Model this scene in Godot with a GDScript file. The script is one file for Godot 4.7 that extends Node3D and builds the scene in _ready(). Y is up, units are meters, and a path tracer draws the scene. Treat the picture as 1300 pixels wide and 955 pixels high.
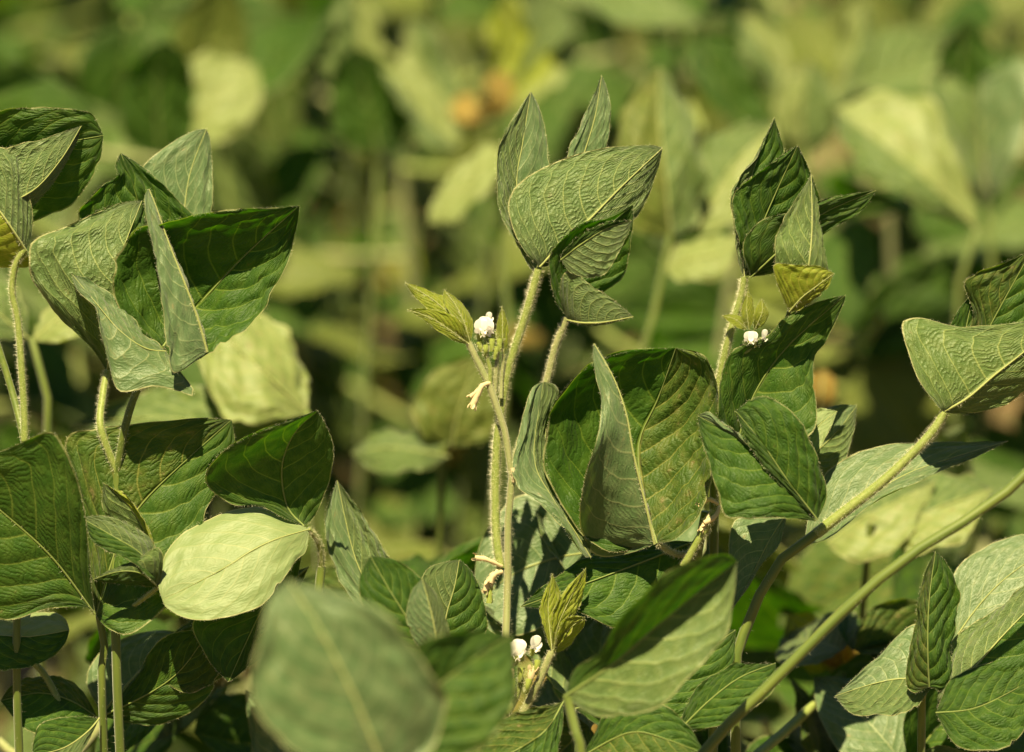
extends Node3D
# A row of soybean plants seen through a long lens. Points of the plants in focus are written as
# (across, down, towards the lens) in units of PX metres on the plane of focus; at() turns them into metres.

const PX := 0.00028          # metres on the plane of focus per unit
const DIST := 1.8            # lens to plane of focus
const PITCH := 18.0
const CENTRE := Vector3(0, 0.55, 0)

var cam_basis: Basis
var cam_pos: Vector3
var rng := RandomNumberGenerator.new()
var wob := FastNoiseLite.new()
var taken := {}
var M := {}
var gap := {}
var leaf_meshes := {}
var petiole_meshes := []
var flower_mesh := {}

func setup() -> void:
	cam_basis = Basis(Vector3.RIGHT, deg_to_rad(-PITCH))
	cam_pos = CENTRE + cam_basis.z * DIST
	var cam := Camera3D.new()
	cam.name = "camera"
	cam.fov = rad_to_deg(2.0 * atan(477.5 * PX / DIST))
	cam.near = 0.05
	cam.far = 200.0
	cam.transform = Transform3D(cam_basis, cam_pos)
	add_child(cam)
	var lens := CameraAttributesPhysical.new()
	lens.frustum_focal_length = 161.5
	lens.exposure_aperture = 4.8
	lens.frustum_focus_distance = DIST
	var env := Environment.new()
	env.background_mode = Environment.BG_SKY
	var sky := Sky.new()
	var sm := ProceduralSkyMaterial.new()
	sm.sky_top_color = Color(0.42, 0.52, 0.66)
	sm.sky_horizon_color = Color(0.82, 0.83, 0.78)
	sm.sky_curve = 0.18
	sm.ground_bottom_color = Color(0.22, 0.24, 0.12)
	sm.ground_horizon_color = Color(0.45, 0.46, 0.34)
	sm.sun_angle_max = 12.0
	sky.sky_material = sm
	env.sky = sky
	env.background_energy_multiplier = 0.28
	env.tonemap_mode = Environment.TONE_MAPPER_LINEAR
	env.tonemap_exposure = 2.95
	env.sdfgi_enabled = true
	env.ssao_enabled = true
	env.ssil_enabled = true
	var we := WorldEnvironment.new()
	we.name = "environment"
	we.environment = env
	we.camera_attributes = lens
	add_child(we)
	var sun := DirectionalLight3D.new()
	sun.name = "sun"
	sun.light_energy = 1.6
	sun.light_color = Color(1.0, 0.94, 0.72)
	sun.light_angular_distance = 0.53
	sun.shadow_enabled = true
	var to_sun := Vector3(-0.10, 0.93, 0.32).normalized()
	sun.basis = Basis.looking_at(-to_sun, Vector3.FORWARD)
	add_child(sun)

# ---------------------------------------------------------------- helpers
func at(x: float, y: float, z: float) -> Vector3:
	var depth := DIST - z * PX
	var f := PX * depth / DIST
	return cam_pos + cam_basis * Vector3((x - 650.0) * f, (477.5 - y) * f, -depth)

func pts(a: Array) -> PackedVector3Array:
	var r := PackedVector3Array()
	for i in range(0, a.size(), 3):
		r.append(at(a[i], a[i + 1], a[i + 2]))
	return r

func numbered(called: String) -> String:
	var n: int = taken.get(called, 0)
	taken[called] = n + 1
	return called if n == 0 else "%s_%03d" % [called, n]

func thing(called: String, label: String, category: String, where: Vector3, group := "") -> Node3D:
	var o := Node3D.new()
	o.name = numbered(called)
	o.position = where
	o.set_meta("label", label)
	o.set_meta("category", category)
	if group:
		o.set_meta("group", group)
	add_child(o)
	return o

func part(called: String, mesh: Mesh, mats: Array, parent: Node3D, where := Transform3D()) -> MeshInstance3D:
	var o := MeshInstance3D.new()
	o.name = called
	o.mesh = mesh
	for i in mats.size():
		o.set_surface_override_material(i, mats[i])
	o.transform = where
	parent.add_child(o, true)
	return o

func spline(c: PackedVector3Array, n: int) -> PackedVector3Array:
	# Catmull-Rom through c, n + 1 points evenly spaced along it
	var fine := PackedVector3Array()
	var last := c.size() - 1
	for i in last:
		var a := c[maxi(i - 1, 0)]
		var d := c[mini(i + 2, last)]
		for k in 10:
			fine.append(c[i].cubic_interpolate(c[i + 1], a, d, k / 10.0))
	fine.append(c[last])
	var total := 0.0
	var along := PackedFloat32Array([0.0])
	for i in range(1, fine.size()):
		total += fine[i].distance_to(fine[i - 1])
		along.append(total)
	var out := PackedVector3Array()
	var j := 0
	for i in n + 1:
		var want := total * i / n
		while j < fine.size() - 2 and along[j + 1] < want:
			j += 1
		var span := maxf(along[j + 1] - along[j], 1e-9)
		out.append(fine[j].lerp(fine[j + 1], clampf((want - along[j]) / span, 0, 1)))
	return out

# quilting of the blade between its side veins: 0 on a vein, 1 between two of them
func quilt(s: float, t: float, side: int, spacing: float) -> float:
	var w := t - 0.25 * s - 0.18 * s * s - (0.055 if side < 0 else 0.0)
	var q := w / spacing
	return sin(absf(q - roundf(q)) * PI) * minf(1.0, s * 5.0)

# a blade from its midrib and its two margins, all from base to tip; one surface for each half
func blade(mid: PackedVector3Array, left: PackedVector3Array, right: PackedVector3Array, bulge: float, relief: float, wave: float, seed_: float, nu := 14, nv := 36, spacing := Vector2(0.13, 0.13), bites := []) -> ArrayMesh:
	var mesh := ArrayMesh.new()
	var base := mid[0]
	var m := spline(mid, nv)
	var length := 0.0
	for i in nv:
		length += m[i].distance_to(m[i + 1])
	for side in [-1, 1]:
		var c := PackedVector3Array([mid[0]])
		c.append_array(left if side < 0 else right)
		c.append(mid[mid.size() - 1])
		var e := spline(c, nv)
		var v := PackedVector3Array()
		var uv := PackedVector2Array()
		for j in nv + 1:
			var t := float(j) / nv
			var along := (m[mini(j + 1, nv)] - m[maxi(j - 1, 0)]).normalized()
			var across := e[j] - m[j]
			var n := along.cross(across) if side < 0 else across.cross(along)
			n = n.normalized()
			var half := across.length()
			var ends := sin(PI * t)
			for b in bites:
				if b[0] == side:
					across *= 1.0 - b[3] * exp(-pow((t - b[1]) / b[2], 4.0))
			for i in nu + 1:
				var s := float(i) / nu
				var p := m[j] + across * s
				var h := bulge * half * sin(PI * s)
				h += relief * length * (quilt(s, t, side, spacing.x if side < 0 else spacing.y) - 0.5) * minf(1.0, ends * 2.5) * (1.0 - 0.5 * s)
				h += wave * length * wob.get_noise_3d(s * 55.0 * side, t * 75.0, seed_ * 37.0) * minf(1.0, ends * 2.0) * (0.3 + 0.9 * s * s)
				p += n * h
				if s > 0.6:
					p += (across / maxf(half, 1e-6)) * wave * length * 0.45 * wob.get_noise_2d(t * 130.0 + seed_ * 91.0, side * 40.0) * (s - 0.6) * 2.0 * ends
				v.append(p - base)
				uv.append(Vector2(0.5 + 0.5 * s * side, t))
		var nn := PackedVector3Array()
		var w := nu + 1
		for j in nv + 1:
			for i in nu + 1:
				var du := v[j * w + mini(i + 1, nu)] - v[j * w + maxi(i - 1, 0)]
				var dv := v[mini(j + 1, nv) * w + i] - v[maxi(j - 1, 0) * w + i]
				if du.length_squared() < 1e-14:
					var jj := 1 if j == 0 else nv - 1
					du = v[jj * w + mini(i + 1, nu)] - v[jj * w + maxi(i - 1, 0)]
				nn.append((du.cross(dv) * side).normalized())
		var idx := PackedInt32Array()
		for j in nv:
			for i in nu:
				var a := j * w + i
				if side > 0:
					idx.append_array([a, a + w, a + 1, a + 1, a + w, a + w + 1])
				else:
					idx.append_array([a, a + 1, a + w, a + 1, a + w + 1, a + w])
		var arr := []
		arr.resize(Mesh.ARRAY_MAX)
		arr[Mesh.ARRAY_VERTEX] = v
		arr[Mesh.ARRAY_NORMAL] = nn
		arr[Mesh.ARRAY_TEX_UV] = uv
		arr[Mesh.ARRAY_INDEX] = idx
		mesh.add_surface_from_arrays(Mesh.PRIMITIVE_TRIANGLES, arr)
	return mesh

# a round stalk along c (world or local points), radii from r0 to r1, points kept relative to origin
func tube(c: PackedVector3Array, r0: float, r1: float, origin: Vector3, n := 20, sides := 9, rough := 0.06) -> ArrayMesh:
	var p := spline(c, n)
	var v := PackedVector3Array()
	var nn := PackedVector3Array()
	var uv := PackedVector2Array()
	var idx := PackedInt32Array()
	var up := Vector3.FORWARD
	var d0 := (p[1] - p[0]).normalized()
	if absf(d0.dot(up)) > 0.9:
		up = Vector3.RIGHT
	var x := d0.cross(up).normalized()
	for j in n + 1:
		var d := (p[mini(j + 1, n)] - p[maxi(j - 1, 0)]).normalized()
		x = (x - d * x.dot(d)).normalized()
		var y := d.cross(x)
		var t := float(j) / n
		for i in sides + 1:
			var a := TAU * i / sides
			var o := x * cos(a) + y * sin(a)
			var r := lerpf(r0, r1, t) * (1.0 + rough * wob.get_noise_3d(cos(a) * 40.0, sin(a) * 40.0, t * 240.0 + r0 * 9e4))
			v.append(p[j] + o * r - origin)
			nn.append(o)
			uv.append(Vector2(float(i) / sides, t))
	var w := sides + 1
	for j in n:
		for i in sides:
			var b := j * w + i
			idx.append_array([b, b + w, b + 1, b + 1, b + w, b + w + 1])
	for end in [0, n]:
		var mid_at := v.size()
		v.append(p[end] - origin)
		nn.append((p[end] - p[1 if end == 0 else n - 1]).normalized())
		uv.append(Vector2(0.5, 0.5))
		for i in sides:
			var b: int = end * w + i
			if end == 0:
				idx.append_array([mid_at, b, b + 1])
			else:
				idx.append_array([mid_at, b + 1, b])
	var arr := []
	arr.resize(Mesh.ARRAY_MAX)
	arr[Mesh.ARRAY_VERTEX] = v
	arr[Mesh.ARRAY_NORMAL] = nn
	arr[Mesh.ARRAY_TEX_UV] = uv
	arr[Mesh.ARRAY_INDEX] = idx
	var mesh := ArrayMesh.new()
	mesh.add_surface_from_arrays(Mesh.PRIMITIVE_TRIANGLES, arr)
	return mesh

# fine pale hairs standing out of a stalk
func hairs(c: PackedVector3Array, r0: float, r1: float, origin: Vector3, count: int, long: float, thick := 0.000032) -> ArrayMesh:
	var n := 40
	var p := spline(c, n)
	var v := PackedVector3Array()
	var nn := PackedVector3Array()
	for k in count:
		var t := rng.randf()
		var f := t * n
		var j := mini(int(f), n - 1)
		var d := (p[j + 1] - p[j]).normalized()
		var q := p[j].lerp(p[j + 1], f - j)
		var o := Vector3(rng.randfn(), rng.randfn(), rng.randfn())
		o = (o - d * o.dot(d)).normalized()
		var way := (o + d * rng.randf_range(-0.25, 0.55) + Vector3(rng.randf_range(-.3, .3), rng.randf_range(-.3, .3), rng.randf_range(-.3, .3))).normalized()
		var root := q + o * lerpf(r0, r1, t) * 0.95 - origin
		var tip := root + way * long * rng.randf_range(0.2, 1.15)
		var a := way.cross(Vector3(0.3, 0.2, 0.9)).normalized() * thick
		var b := way.cross(a).normalized() * thick
		var ring := [root + a, root - a * 0.5 + b * 0.87, root - a * 0.5 - b * 0.87]
		for i in 3:
			v.append_array([ring[i], tip, ring[(i + 1) % 3]])
			var side: Vector3 = (ring[i] + ring[(i + 1) % 3] - root * 2.0).normalized()
			nn.append_array([side, side, side])
	var arr := []
	arr.resize(Mesh.ARRAY_MAX)
	arr[Mesh.ARRAY_VERTEX] = v
	arr[Mesh.ARRAY_NORMAL] = nn
	var mesh := ArrayMesh.new()
	mesh.add_surface_from_arrays(Mesh.PRIMITIVE_TRIANGLES, arr)
	return mesh

# ---------------------------------------------------------------- materials
func lin(r: float, g: float, b: float) -> Color:
	return Color(r, g, b).linear_to_srgb()

func leaf_masks(seed_: int, spacing: float) -> Dictionary:
	var w := 384
	var h := 512
	var warp := FastNoiseLite.new()
	warp.seed = seed_
	warp.frequency = 0.012
	warp.fractal_octaves = 2
	var cells := FastNoiseLite.new()
	cells.seed = seed_ + 5
	cells.noise_type = FastNoiseLite.TYPE_CELLULAR
	cells.cellular_return_type = FastNoiseLite.RETURN_DISTANCE2_SUB
	cells.frequency = 0.095
	var blot := FastNoiseLite.new()
	blot.seed = seed_ + 9
	blot.frequency = 0.02
	blot.fractal_octaves = 4
	var cell_img := cells.get_image(w, h, false, false, true).get_data()
	var blot_img := blot.get_image(w, h, false, false, true).get_data()
	var fine := FastNoiseLite.new()
	fine.seed = seed_ + 12
	fine.frequency = 0.35
	var fine_img := fine.get_image(w, h, false, false, true).get_data()
	var warp_img := warp.get_image(w, h, false, false, true).get_data()
	var vein := PackedFloat32Array()
	var third := PackedFloat32Array()
	var rim := PackedFloat32Array()
	var height := PackedByteArray()
	vein.resize(w * h)
	third.resize(w * h)
	rim.resize(w * h)
	height.resize(w * h)
	for y in h:
		var v := (y + 0.5) / h
		for x in w:
			var at_ := y * w + x
			var u := 2.0 * (x + 0.5) / w - 1.0
			var a := absf(u)
			var bend := warp_img[at_] / 255.0 - 0.5
			var q := (v - 0.25 * a - 0.18 * a * a - (0.055 if u < 0.0 else 0.0) + bend * 0.05 * a) / spacing
			var k := roundf(q)
			var dq := absf(q - k)
			var wid := 0.056 * (1.0 - 0.55 * a)
			var lat := 1.0 - smoothstep(wid * 0.35, wid, dq)
			lat *= 1.0 - smoothstep(0.82, 0.99, a)
			var mid := 1.0 - smoothstep(0.4, 1.0, a / (0.045 * (1.12 - v)))
			var r := a * 16.0 + bend * 1.2 + k * 0.37 + dq * 1.3 + (blot_img[at_] / 255.0 - 0.5) * 1.1
			var dr := absf(r - roundf(r))
			var ter := (1.0 - smoothstep(0.04, 0.16, dr)) * 0.7
			var net := 1.0 - smoothstep(0.0, 0.22, cell_img[at_] / 255.0)
			var bul := sin(dq * PI)
			vein[at_] = maxf(lat, mid)
			third[at_] = clampf(maxf(ter * (0.4 + 0.6 * blot_img[at_] / 255.0), net * 0.45), 0.0, 1.0)
			rim[at_] = smoothstep(0.972, 0.99, a)
			var hh := 0.40 * bul + 0.26 * sqrt(bul) * sin(dr * PI) + 0.20 * (1.0 - net) + 0.10 * fine_img[at_] / 255.0
			height[at_] = int(clampf(hh * (1.0 - mid), 0.0, 1.0) * 255.0)
	var one := Image.create_from_data(w, h, false, Image.FORMAT_L8, height)
	return {"w": w, "h": h, "vein": vein, "third": third, "rim": rim, "blot": blot_img, "fine": fine_img, "height": ImageTexture.create_from_image(one)}

func leaf_texture(k: Dictionary, base: Color, tone: Color, vein: Color, net: float, stain: Color, stain_at: float) -> ImageTexture:
	var n: int = k.w * k.h
	var out := PackedByteArray()
	out.resize(n * 3)
	var rim_col := Color(0.42, 0.38, 0.20)
	var ve: PackedFloat32Array = k.vein
	var th: PackedFloat32Array = k.third
	var ri: PackedFloat32Array = k.rim
	var bl: PackedByteArray = k.blot
	var fi: PackedByteArray = k.fine
	var table := PackedByteArray()
	table.resize(1024)
	for i in 1024:
		var c := Color(i / 1023.0, 0, 0).linear_to_srgb()
		table[i] = int(clampf(c.r, 0, 1) * 255.0)
	for i in n:
		var b := bl[i] / 255.0
		var c := base.lerp(tone, smoothstep(0.3, 0.75, b))
		var s := smoothstep(stain_at, stain_at + 0.12, b * 0.75 + fi[i] / 255.0 * 0.25)
		if s > 0.0:
			c = c.lerp(stain, s * 0.75)
		c = c.lerp(vein, maxf(ve[i], th[i] * net))
		c = c.lerp(rim_col, ri[i] * 0.6)
		var g := 0.82 + 0.36 * fi[i] / 255.0
		out[i * 3] = table[int(clampf(c.r * g, 0, 1) * 1023.0)]
		out[i * 3 + 1] = table[int(clampf(c.g * g, 0, 1) * 1023.0)]
		out[i * 3 + 2] = table[int(clampf(c.b * g, 0, 1) * 1023.0)]
	return ImageTexture.create_from_image(Image.create_from_data(k.w, k.h, false, Image.FORMAT_RGB8, out))

func leaf_mat(tex: Texture2D, height: Texture2D, bump: float, glow: Color, sheen: float, rough: float) -> StandardMaterial3D:
	var m := StandardMaterial3D.new()
	m.albedo_texture = tex
	m.texture_repeat = false
	m.roughness = rough
	m.metallic_specular = 0.42
	m.heightmap_enabled = true
	m.heightmap_texture = height
	m.heightmap_scale = absf(bump)
	m.heightmap_flip_texture = bump < 0.0
	m.backlight_enabled = true
	m.backlight = glow
	m.rim_enabled = true
	m.rim = sheen
	m.rim_tint = 0.3
	m.cull_mode = BaseMaterial3D.CULL_DISABLED
	return m

func plain_mat(c: Color, rough := 0.6, glow := Color.BLACK, sheen := 0.0) -> StandardMaterial3D:
	var m := StandardMaterial3D.new()
	m.albedo_color = c
	m.roughness = rough
	m.metallic_specular = 0.4
	if glow != Color.BLACK:
		m.backlight_enabled = true
		m.backlight = glow
	if sheen > 0.0:
		m.rim_enabled = true
		m.rim = sheen
		m.rim_tint = 0.3
	return m

func stalk_mat(a: Color, b: Color, seed_: int) -> StandardMaterial3D:
	var noise := FastNoiseLite.new()
	noise.seed = seed_
	noise.frequency = 0.03
	noise.fractal_octaves = 3
	var ramp := Gradient.new()
	ramp.set_color(0, a)
	ramp.set_color(1, b)
	var t := NoiseTexture2D.new()
	t.width = 128
	t.height = 256
	t.seamless = true
	t.noise = noise
	t.color_ramp = ramp
	var m := StandardMaterial3D.new()
	m.albedo_texture = t
	m.uv1_scale = Vector3(1, 3, 1)
	m.roughness = 0.55
	m.backlight_enabled = true
	m.backlight = lin(0.35, 0.4, 0.06)
	m.rim_enabled = true
	m.rim = 0.4
	return m

func make_materials() -> void:
	var k1 := leaf_masks(3, 0.13)
	var k2 := leaf_masks(41, 0.112)
	var k3 := leaf_masks(77, 0.15)
	gap = {"u": 0.13, "w": 0.15, "v": 0.112, "n": 0.112, "m": 0.15, "g": 0.112, "h": 0.13, "p": 0.13, "y": 0.112, "d": 0.13, "a": 0.13, "b": 0.112}
	var brown := Color(0.17, 0.12, 0.045)
	var tan := Color(0.22, 0.17, 0.075)
	# upper face: deep green; lower face: paler, grey-green with raised pale veins
	M.u = leaf_mat(leaf_texture(k1, Color(0.034, 0.088, 0.005), Color(0.054, 0.114, 0.008), Color(0.12, 0.18, 0.02), 0.20, brown, 0.80), k1.height, 0.09, lin(0.62, 1.0, 0.04), 0.10, 0.55)
	M.w = leaf_mat(leaf_texture(k3, Color(0.038, 0.094, 0.006), Color(0.062, 0.120, 0.011), Color(0.14, 0.19, 0.03), 0.18, tan, 0.78), k3.height, 0.09, lin(0.62, 1.0, 0.04), 0.12, 0.55)
	M.v = leaf_mat(leaf_texture(k2, Color(0.046, 0.092, 0.007), Color(0.082, 0.118, 0.015), Color(0.18, 0.19, 0.04), 0.20, tan, 0.70), k2.height, 0.10, lin(0.70, 0.90, 0.05), 0.15, 0.56)
	M.n = leaf_mat(leaf_texture(k2, Color(0.086, 0.138, 0.040), Color(0.116, 0.164, 0.054), Color(0.24, 0.28, 0.10), 0.42, brown, 0.80), k2.height, -0.12, lin(0.62, 0.75, 0.06), 0.25, 0.46)
	M.m = leaf_mat(leaf_texture(k3, Color(0.082, 0.134, 0.030), Color(0.110, 0.158, 0.042), Color(0.22, 0.26, 0.08), 0.36, brown, 0.80), k3.height, -0.11, lin(0.62, 0.75, 0.06), 0.25, 0.48)
	M.g = leaf_mat(leaf_texture(k2, Color(0.082, 0.136, 0.052), Color(0.112, 0.160, 0.070), Color(0.21, 0.25, 0.12), 0.20, tan, 0.74), k2.height, -0.04, lin(0.55, 0.66, 0.07), 0.35, 0.44)
	M.h = leaf_mat(leaf_texture(k1, Color(0.074, 0.126, 0.044), Color(0.104, 0.150, 0.060), Color(0.19, 0.22, 0.10), 0.22, tan, 0.74), k1.height, -0.05, lin(0.55, 0.66, 0.07), 0.3, 0.46)
	M.p = leaf_mat(leaf_texture(k1, Color(0.170, 0.225, 0.088), Color(0.192, 0.240, 0.100), Color(0.235, 0.265, 0.11), 0.10, brown, 0.84), k1.height, -0.02, lin(0.60, 0.70, 0.10), 0.25, 0.5)
	M.y = leaf_mat(leaf_texture(k2, Color(0.215, 0.270, 0.012), Color(0.260, 0.290, 0.020), Color(0.42, 0.40, 0.08), 0.40, brown, 0.92), k2.height, 0.04, lin(0.9, 1.0, 0.05), 0.3, 0.5)
	M.d = leaf_mat(leaf_texture(k1, Color(0.32, 0.24, 0.035), Color(0.36, 0.22, 0.06), Color(0.36, 0.27, 0.10), 0.2, Color(0.22, 0.11, 0.04), 0.5), k1.height, 0.06, lin(0.8, 0.7, 0.08), 0.1, 0.7)
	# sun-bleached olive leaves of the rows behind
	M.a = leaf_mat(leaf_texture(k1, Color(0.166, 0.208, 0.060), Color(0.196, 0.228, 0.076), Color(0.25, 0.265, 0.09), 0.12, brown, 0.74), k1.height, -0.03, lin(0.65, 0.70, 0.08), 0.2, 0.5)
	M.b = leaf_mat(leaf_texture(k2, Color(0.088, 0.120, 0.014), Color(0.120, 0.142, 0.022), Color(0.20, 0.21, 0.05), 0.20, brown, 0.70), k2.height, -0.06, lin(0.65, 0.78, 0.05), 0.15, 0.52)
	M.rib = plain_mat(lin(0.26, 0.28, 0.10), 0.55, lin(0.3, 0.32, 0.06), 0.5)
	M.rib_dark = plain_mat(lin(0.15, 0.19, 0.05), 0.55, lin(0.3, 0.32, 0.06), 0.4)
	M.hair = plain_mat(lin(0.78, 0.74, 0.58), 0.45, lin(0.7, 0.68, 0.52), 0.3)
	M.stem = stalk_mat(lin(0.15, 0.20, 0.03), lin(0.24, 0.27, 0.07), 3)
	M.pale_stem = stalk_mat(lin(0.29, 0.27, 0.14), lin(0.20, 0.23, 0.08), 5)
	M.green_stem = stalk_mat(lin(0.07, 0.11, 0.009), lin(0.13, 0.16, 0.02), 7)
	M.petal = plain_mat(lin(0.80, 0.77, 0.72), 0.5, lin(0.5, 0.48, 0.5), 0.3)
	M.withered = plain_mat(lin(0.50, 0.40, 0.24), 0.7, lin(0.3, 0.25, 0.12), 0.3)
	M.calyx = plain_mat(lin(0.22, 0.26, 0.05), 0.6, lin(0.3, 0.35, 0.05), 0.5)
	var soil_noise := FastNoiseLite.new()
	soil_noise.frequency = 0.02
	soil_noise.fractal_octaves = 5
	var ramp := Gradient.new()
	ramp.set_color(0, lin(0.07, 0.045, 0.018))
	ramp.set_color(1, lin(0.19, 0.125, 0.05))
	var st := NoiseTexture2D.new()
	st.width = 512
	st.height = 512
	st.seamless = true
	st.noise = soil_noise
	st.color_ramp = ramp
	var sh := NoiseTexture2D.new()
	sh.width = 512
	sh.height = 512
	sh.seamless = true
	sh.noise = soil_noise
	M.soil = StandardMaterial3D.new()
	M.soil.albedo_texture = st
	M.soil.uv1_scale = Vector3(2.2, 2.2, 2.2)
	M.soil.roughness = 0.95
	M.soil.heightmap_enabled = true
	M.soil.heightmap_texture = sh
	M.soil.heightmap_scale = 1.5

# ---------------------------------------------------------------- plants in focus
var leaf_count := 0

func leaf(plant: Node3D, mats: String, mid: Array, left: Array, right: Array, o := {}) -> MeshInstance3D:
	leaf_count += 1
	var m := pts(mid)
	# small bites out of the margin
	var bites := []
	if not o.has("called") and not o.has("whole"):
		for k in rng.randi_range(0, 3):
			bites.append([[-1, 1][rng.randi() % 2], rng.randf_range(0.2, 0.92), rng.randf_range(0.008, 0.024), rng.randf_range(0.02, 0.08)])
	var mesh := blade(m, pts(left), pts(right), o.get("bulge", 0.02), o.get("relief", 0.006), o.get("wave", 0.05), leaf_count * 1.7, o.get("nu", 14), o.get("nv", 52), Vector2(gap[mats[0]], gap[mats[1]]), bites)
	var n := part(o.get("called", "leaf"), mesh, [M[mats[0]], M[mats[1]]], plant, Transform3D(Basis(), m[0] - plant.position))
	if o.has("label"):
		n.set_meta("label", o.label)
	var thick: float = o.get("rib", 1.6) * 0.8 * PX
	var rib_mat: Material = M.rib_dark if mats[0] in "uvw" else M.rib
	if thick > 0.0:
		var rib := part("midrib", tube(m, thick, thick * 0.3, m[0], 24, 6), [rib_mat], n)
		if o.get("fuzz", 0) > 0:
			part("hair", hairs(m, thick, thick * 0.3, m[0], o.fuzz, 5.0 * PX, 0.00003), [M.hair], n).set_meta("kind", "stuff")
	if absf(mid[2]) < 100.0 and rib_hairy(o):
		# short down along both margins
		var down := ArrayMesh.new()
		for side in [left, right]:
			var c := PackedVector3Array([m[0]])
			c.append_array(pts(side))
			c.append(m[m.size() - 1])
			var long := 0.0
			for i in range(1, c.size()):
				long += c[i].distance_to(c[i - 1])
			down.add_surface_from_arrays(Mesh.PRIMITIVE_TRIANGLES, hairs(c, 0.2 * PX, 0.2 * PX, m[0], int(long / PX * 1.1), 3.2 * PX, 0.00002).surface_get_arrays(0))
		part("margin_hair", down, [M.hair, M.hair], n).set_meta("kind", "stuff")
	return n

func rib_hairy(o: Dictionary) -> bool:
	return not o.has("far")

func stalk(plant: Node3D, called: String, c: Array, r0: float, r1: float, mat := "stem", fuzz := 500, long := 5.5) -> MeshInstance3D:
	return stalk_through(plant, called, pts(c), r0, r1, mat, fuzz, long)

func stalk_through(plant: Node3D, called: String, p: PackedVector3Array, r0: float, r1: float, mat := "stem", fuzz := 500, long := 5.5) -> MeshInstance3D:
	r0 *= 0.82
	r1 *= 0.82
	var n := part(called, tube(p, r0 * PX, r1 * PX, p[0], 36, 10, 0.12), [M[mat]], plant, Transform3D(Basis(), p[0] - plant.position))
	if fuzz > 0:
		part("hair", hairs(p, r0 * PX, r1 * PX, p[0], fuzz, long * PX), [M.hair], n).set_meta("kind", "stuff")
	return n

func plant_at(label: String, x: float, y: float, z: float) -> Node3D:
	# the foot of the plant: straight below a point of its stem, on the ground
	var p := at(x, y, z)
	return thing("soybean_plant", label, "plant", Vector3(p.x, 0.0, p.z), "soybean plants of the row in focus")

func root_stem(plant: Node3D, c: Array, r0: float, r1: float, mat := "green_stem", fuzz := 300) -> void:
	# main stem from the ground up through the points c
	var p := PackedVector3Array([plant.position + Vector3(0, -0.02, 0), plant.position + Vector3(0.004, 0.2, 0.002)])
	p.append_array(pts(c))
	stalk_through(plant, "stem", p, r0, r1, mat, fuzz)
	if plant.position.z < 0.08:
		lower_leaves(plant, 0.40, 6)

func lower_leaves(plant: Node3D, top: float, count: int) -> void:
	var ang := rng.randf() * TAU
	for i in count:
		var y := lerpf(0.16, top, float(i) / maxf(count - 1, 1))
		ang += PI * 0.8 + rng.randf_range(-0.6, 0.6)
		var from := plant.position + Vector3(0.004, y, 0.002)
		var reach := rng.randf_range(0.04, 0.09)
		var to := from + Vector3(cos(ang) * reach, rng.randf_range(0.02, 0.05), -absf(sin(ang)) * reach - 0.02)
		trifoliate(plant, from, to, rng.randf_range(0.045, 0.06), Vector3(rng.randf_range(-.3, .3), 1.0, rng.randf_range(0.0, 0.5)), ["u", "u", "v", "n", "g"])

func petal_mesh(w: float, l: float, cup: float) -> ArrayMesh:
	var mid := PackedVector3Array([Vector3.ZERO, Vector3(0, l * 0.5, cup * l * 0.5), Vector3(0, l, cup * l * 0.2)])
	var lf := PackedVector3Array([Vector3(-w * 0.35, l * 0.3, cup * l), Vector3(-w * 0.5, l * 0.75, cup * l), Vector3(-w * 0.25, l * 1.02, cup * l * 0.6)])
	var rt := PackedVector3Array()
	for q in lf:
		rt.append(Vector3(-q.x, q.y, q.z))
	return blade(mid, lf, rt, 0.05, 0.0, 0.06, 3.3, 5, 8)

func flower(plant: Node3D, where: Vector3, size: float, turn: float) -> void:
	# standard, two wings and keel out of a hairy green calyx
	var c := PackedVector3Array([Vector3(0, -size * 0.55, 0), Vector3(0, -size * 0.2, 0), Vector3(0, size * 0.12, 0)])
	var n := part("flower", tube(c, size * 0.16, size * 0.26, Vector3.ZERO, 6, 8), [M.calyx], plant, Transform3D(Basis(Vector3.UP, turn) * Basis(Vector3.RIGHT, 0.35), where - plant.position))
	if not flower_mesh.has("standard"):
		flower_mesh.standard = petal_mesh(1.05, 0.95, 0.25)
		flower_mesh.wing = petal_mesh(0.42, 0.75, 0.3)
		flower_mesh.keel = petal_mesh(0.3, 0.6, 0.5)
	var sc := Basis().scaled(Vector3.ONE * size)
	for q in [["petal", "standard", 0.0, -0.35], ["petal", "wing", 0.9, 0.55], ["petal", "wing", -0.9, 0.55], ["petal", "keel", 0.0, 0.8]]:
		part(q[0], flower_mesh[q[1]], [M.petal, M.petal], n, Transform3D(Basis(Vector3.UP, q[2]) * Basis(Vector3.RIGHT, q[3]) * sc, Vector3(0, size * 0.05, 0)))
	part("hair", hairs(c, size * 0.16, size * 0.26, Vector3.ZERO, 70, size * 0.35), [M.hair], n).set_meta("kind", "stuff")

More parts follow.
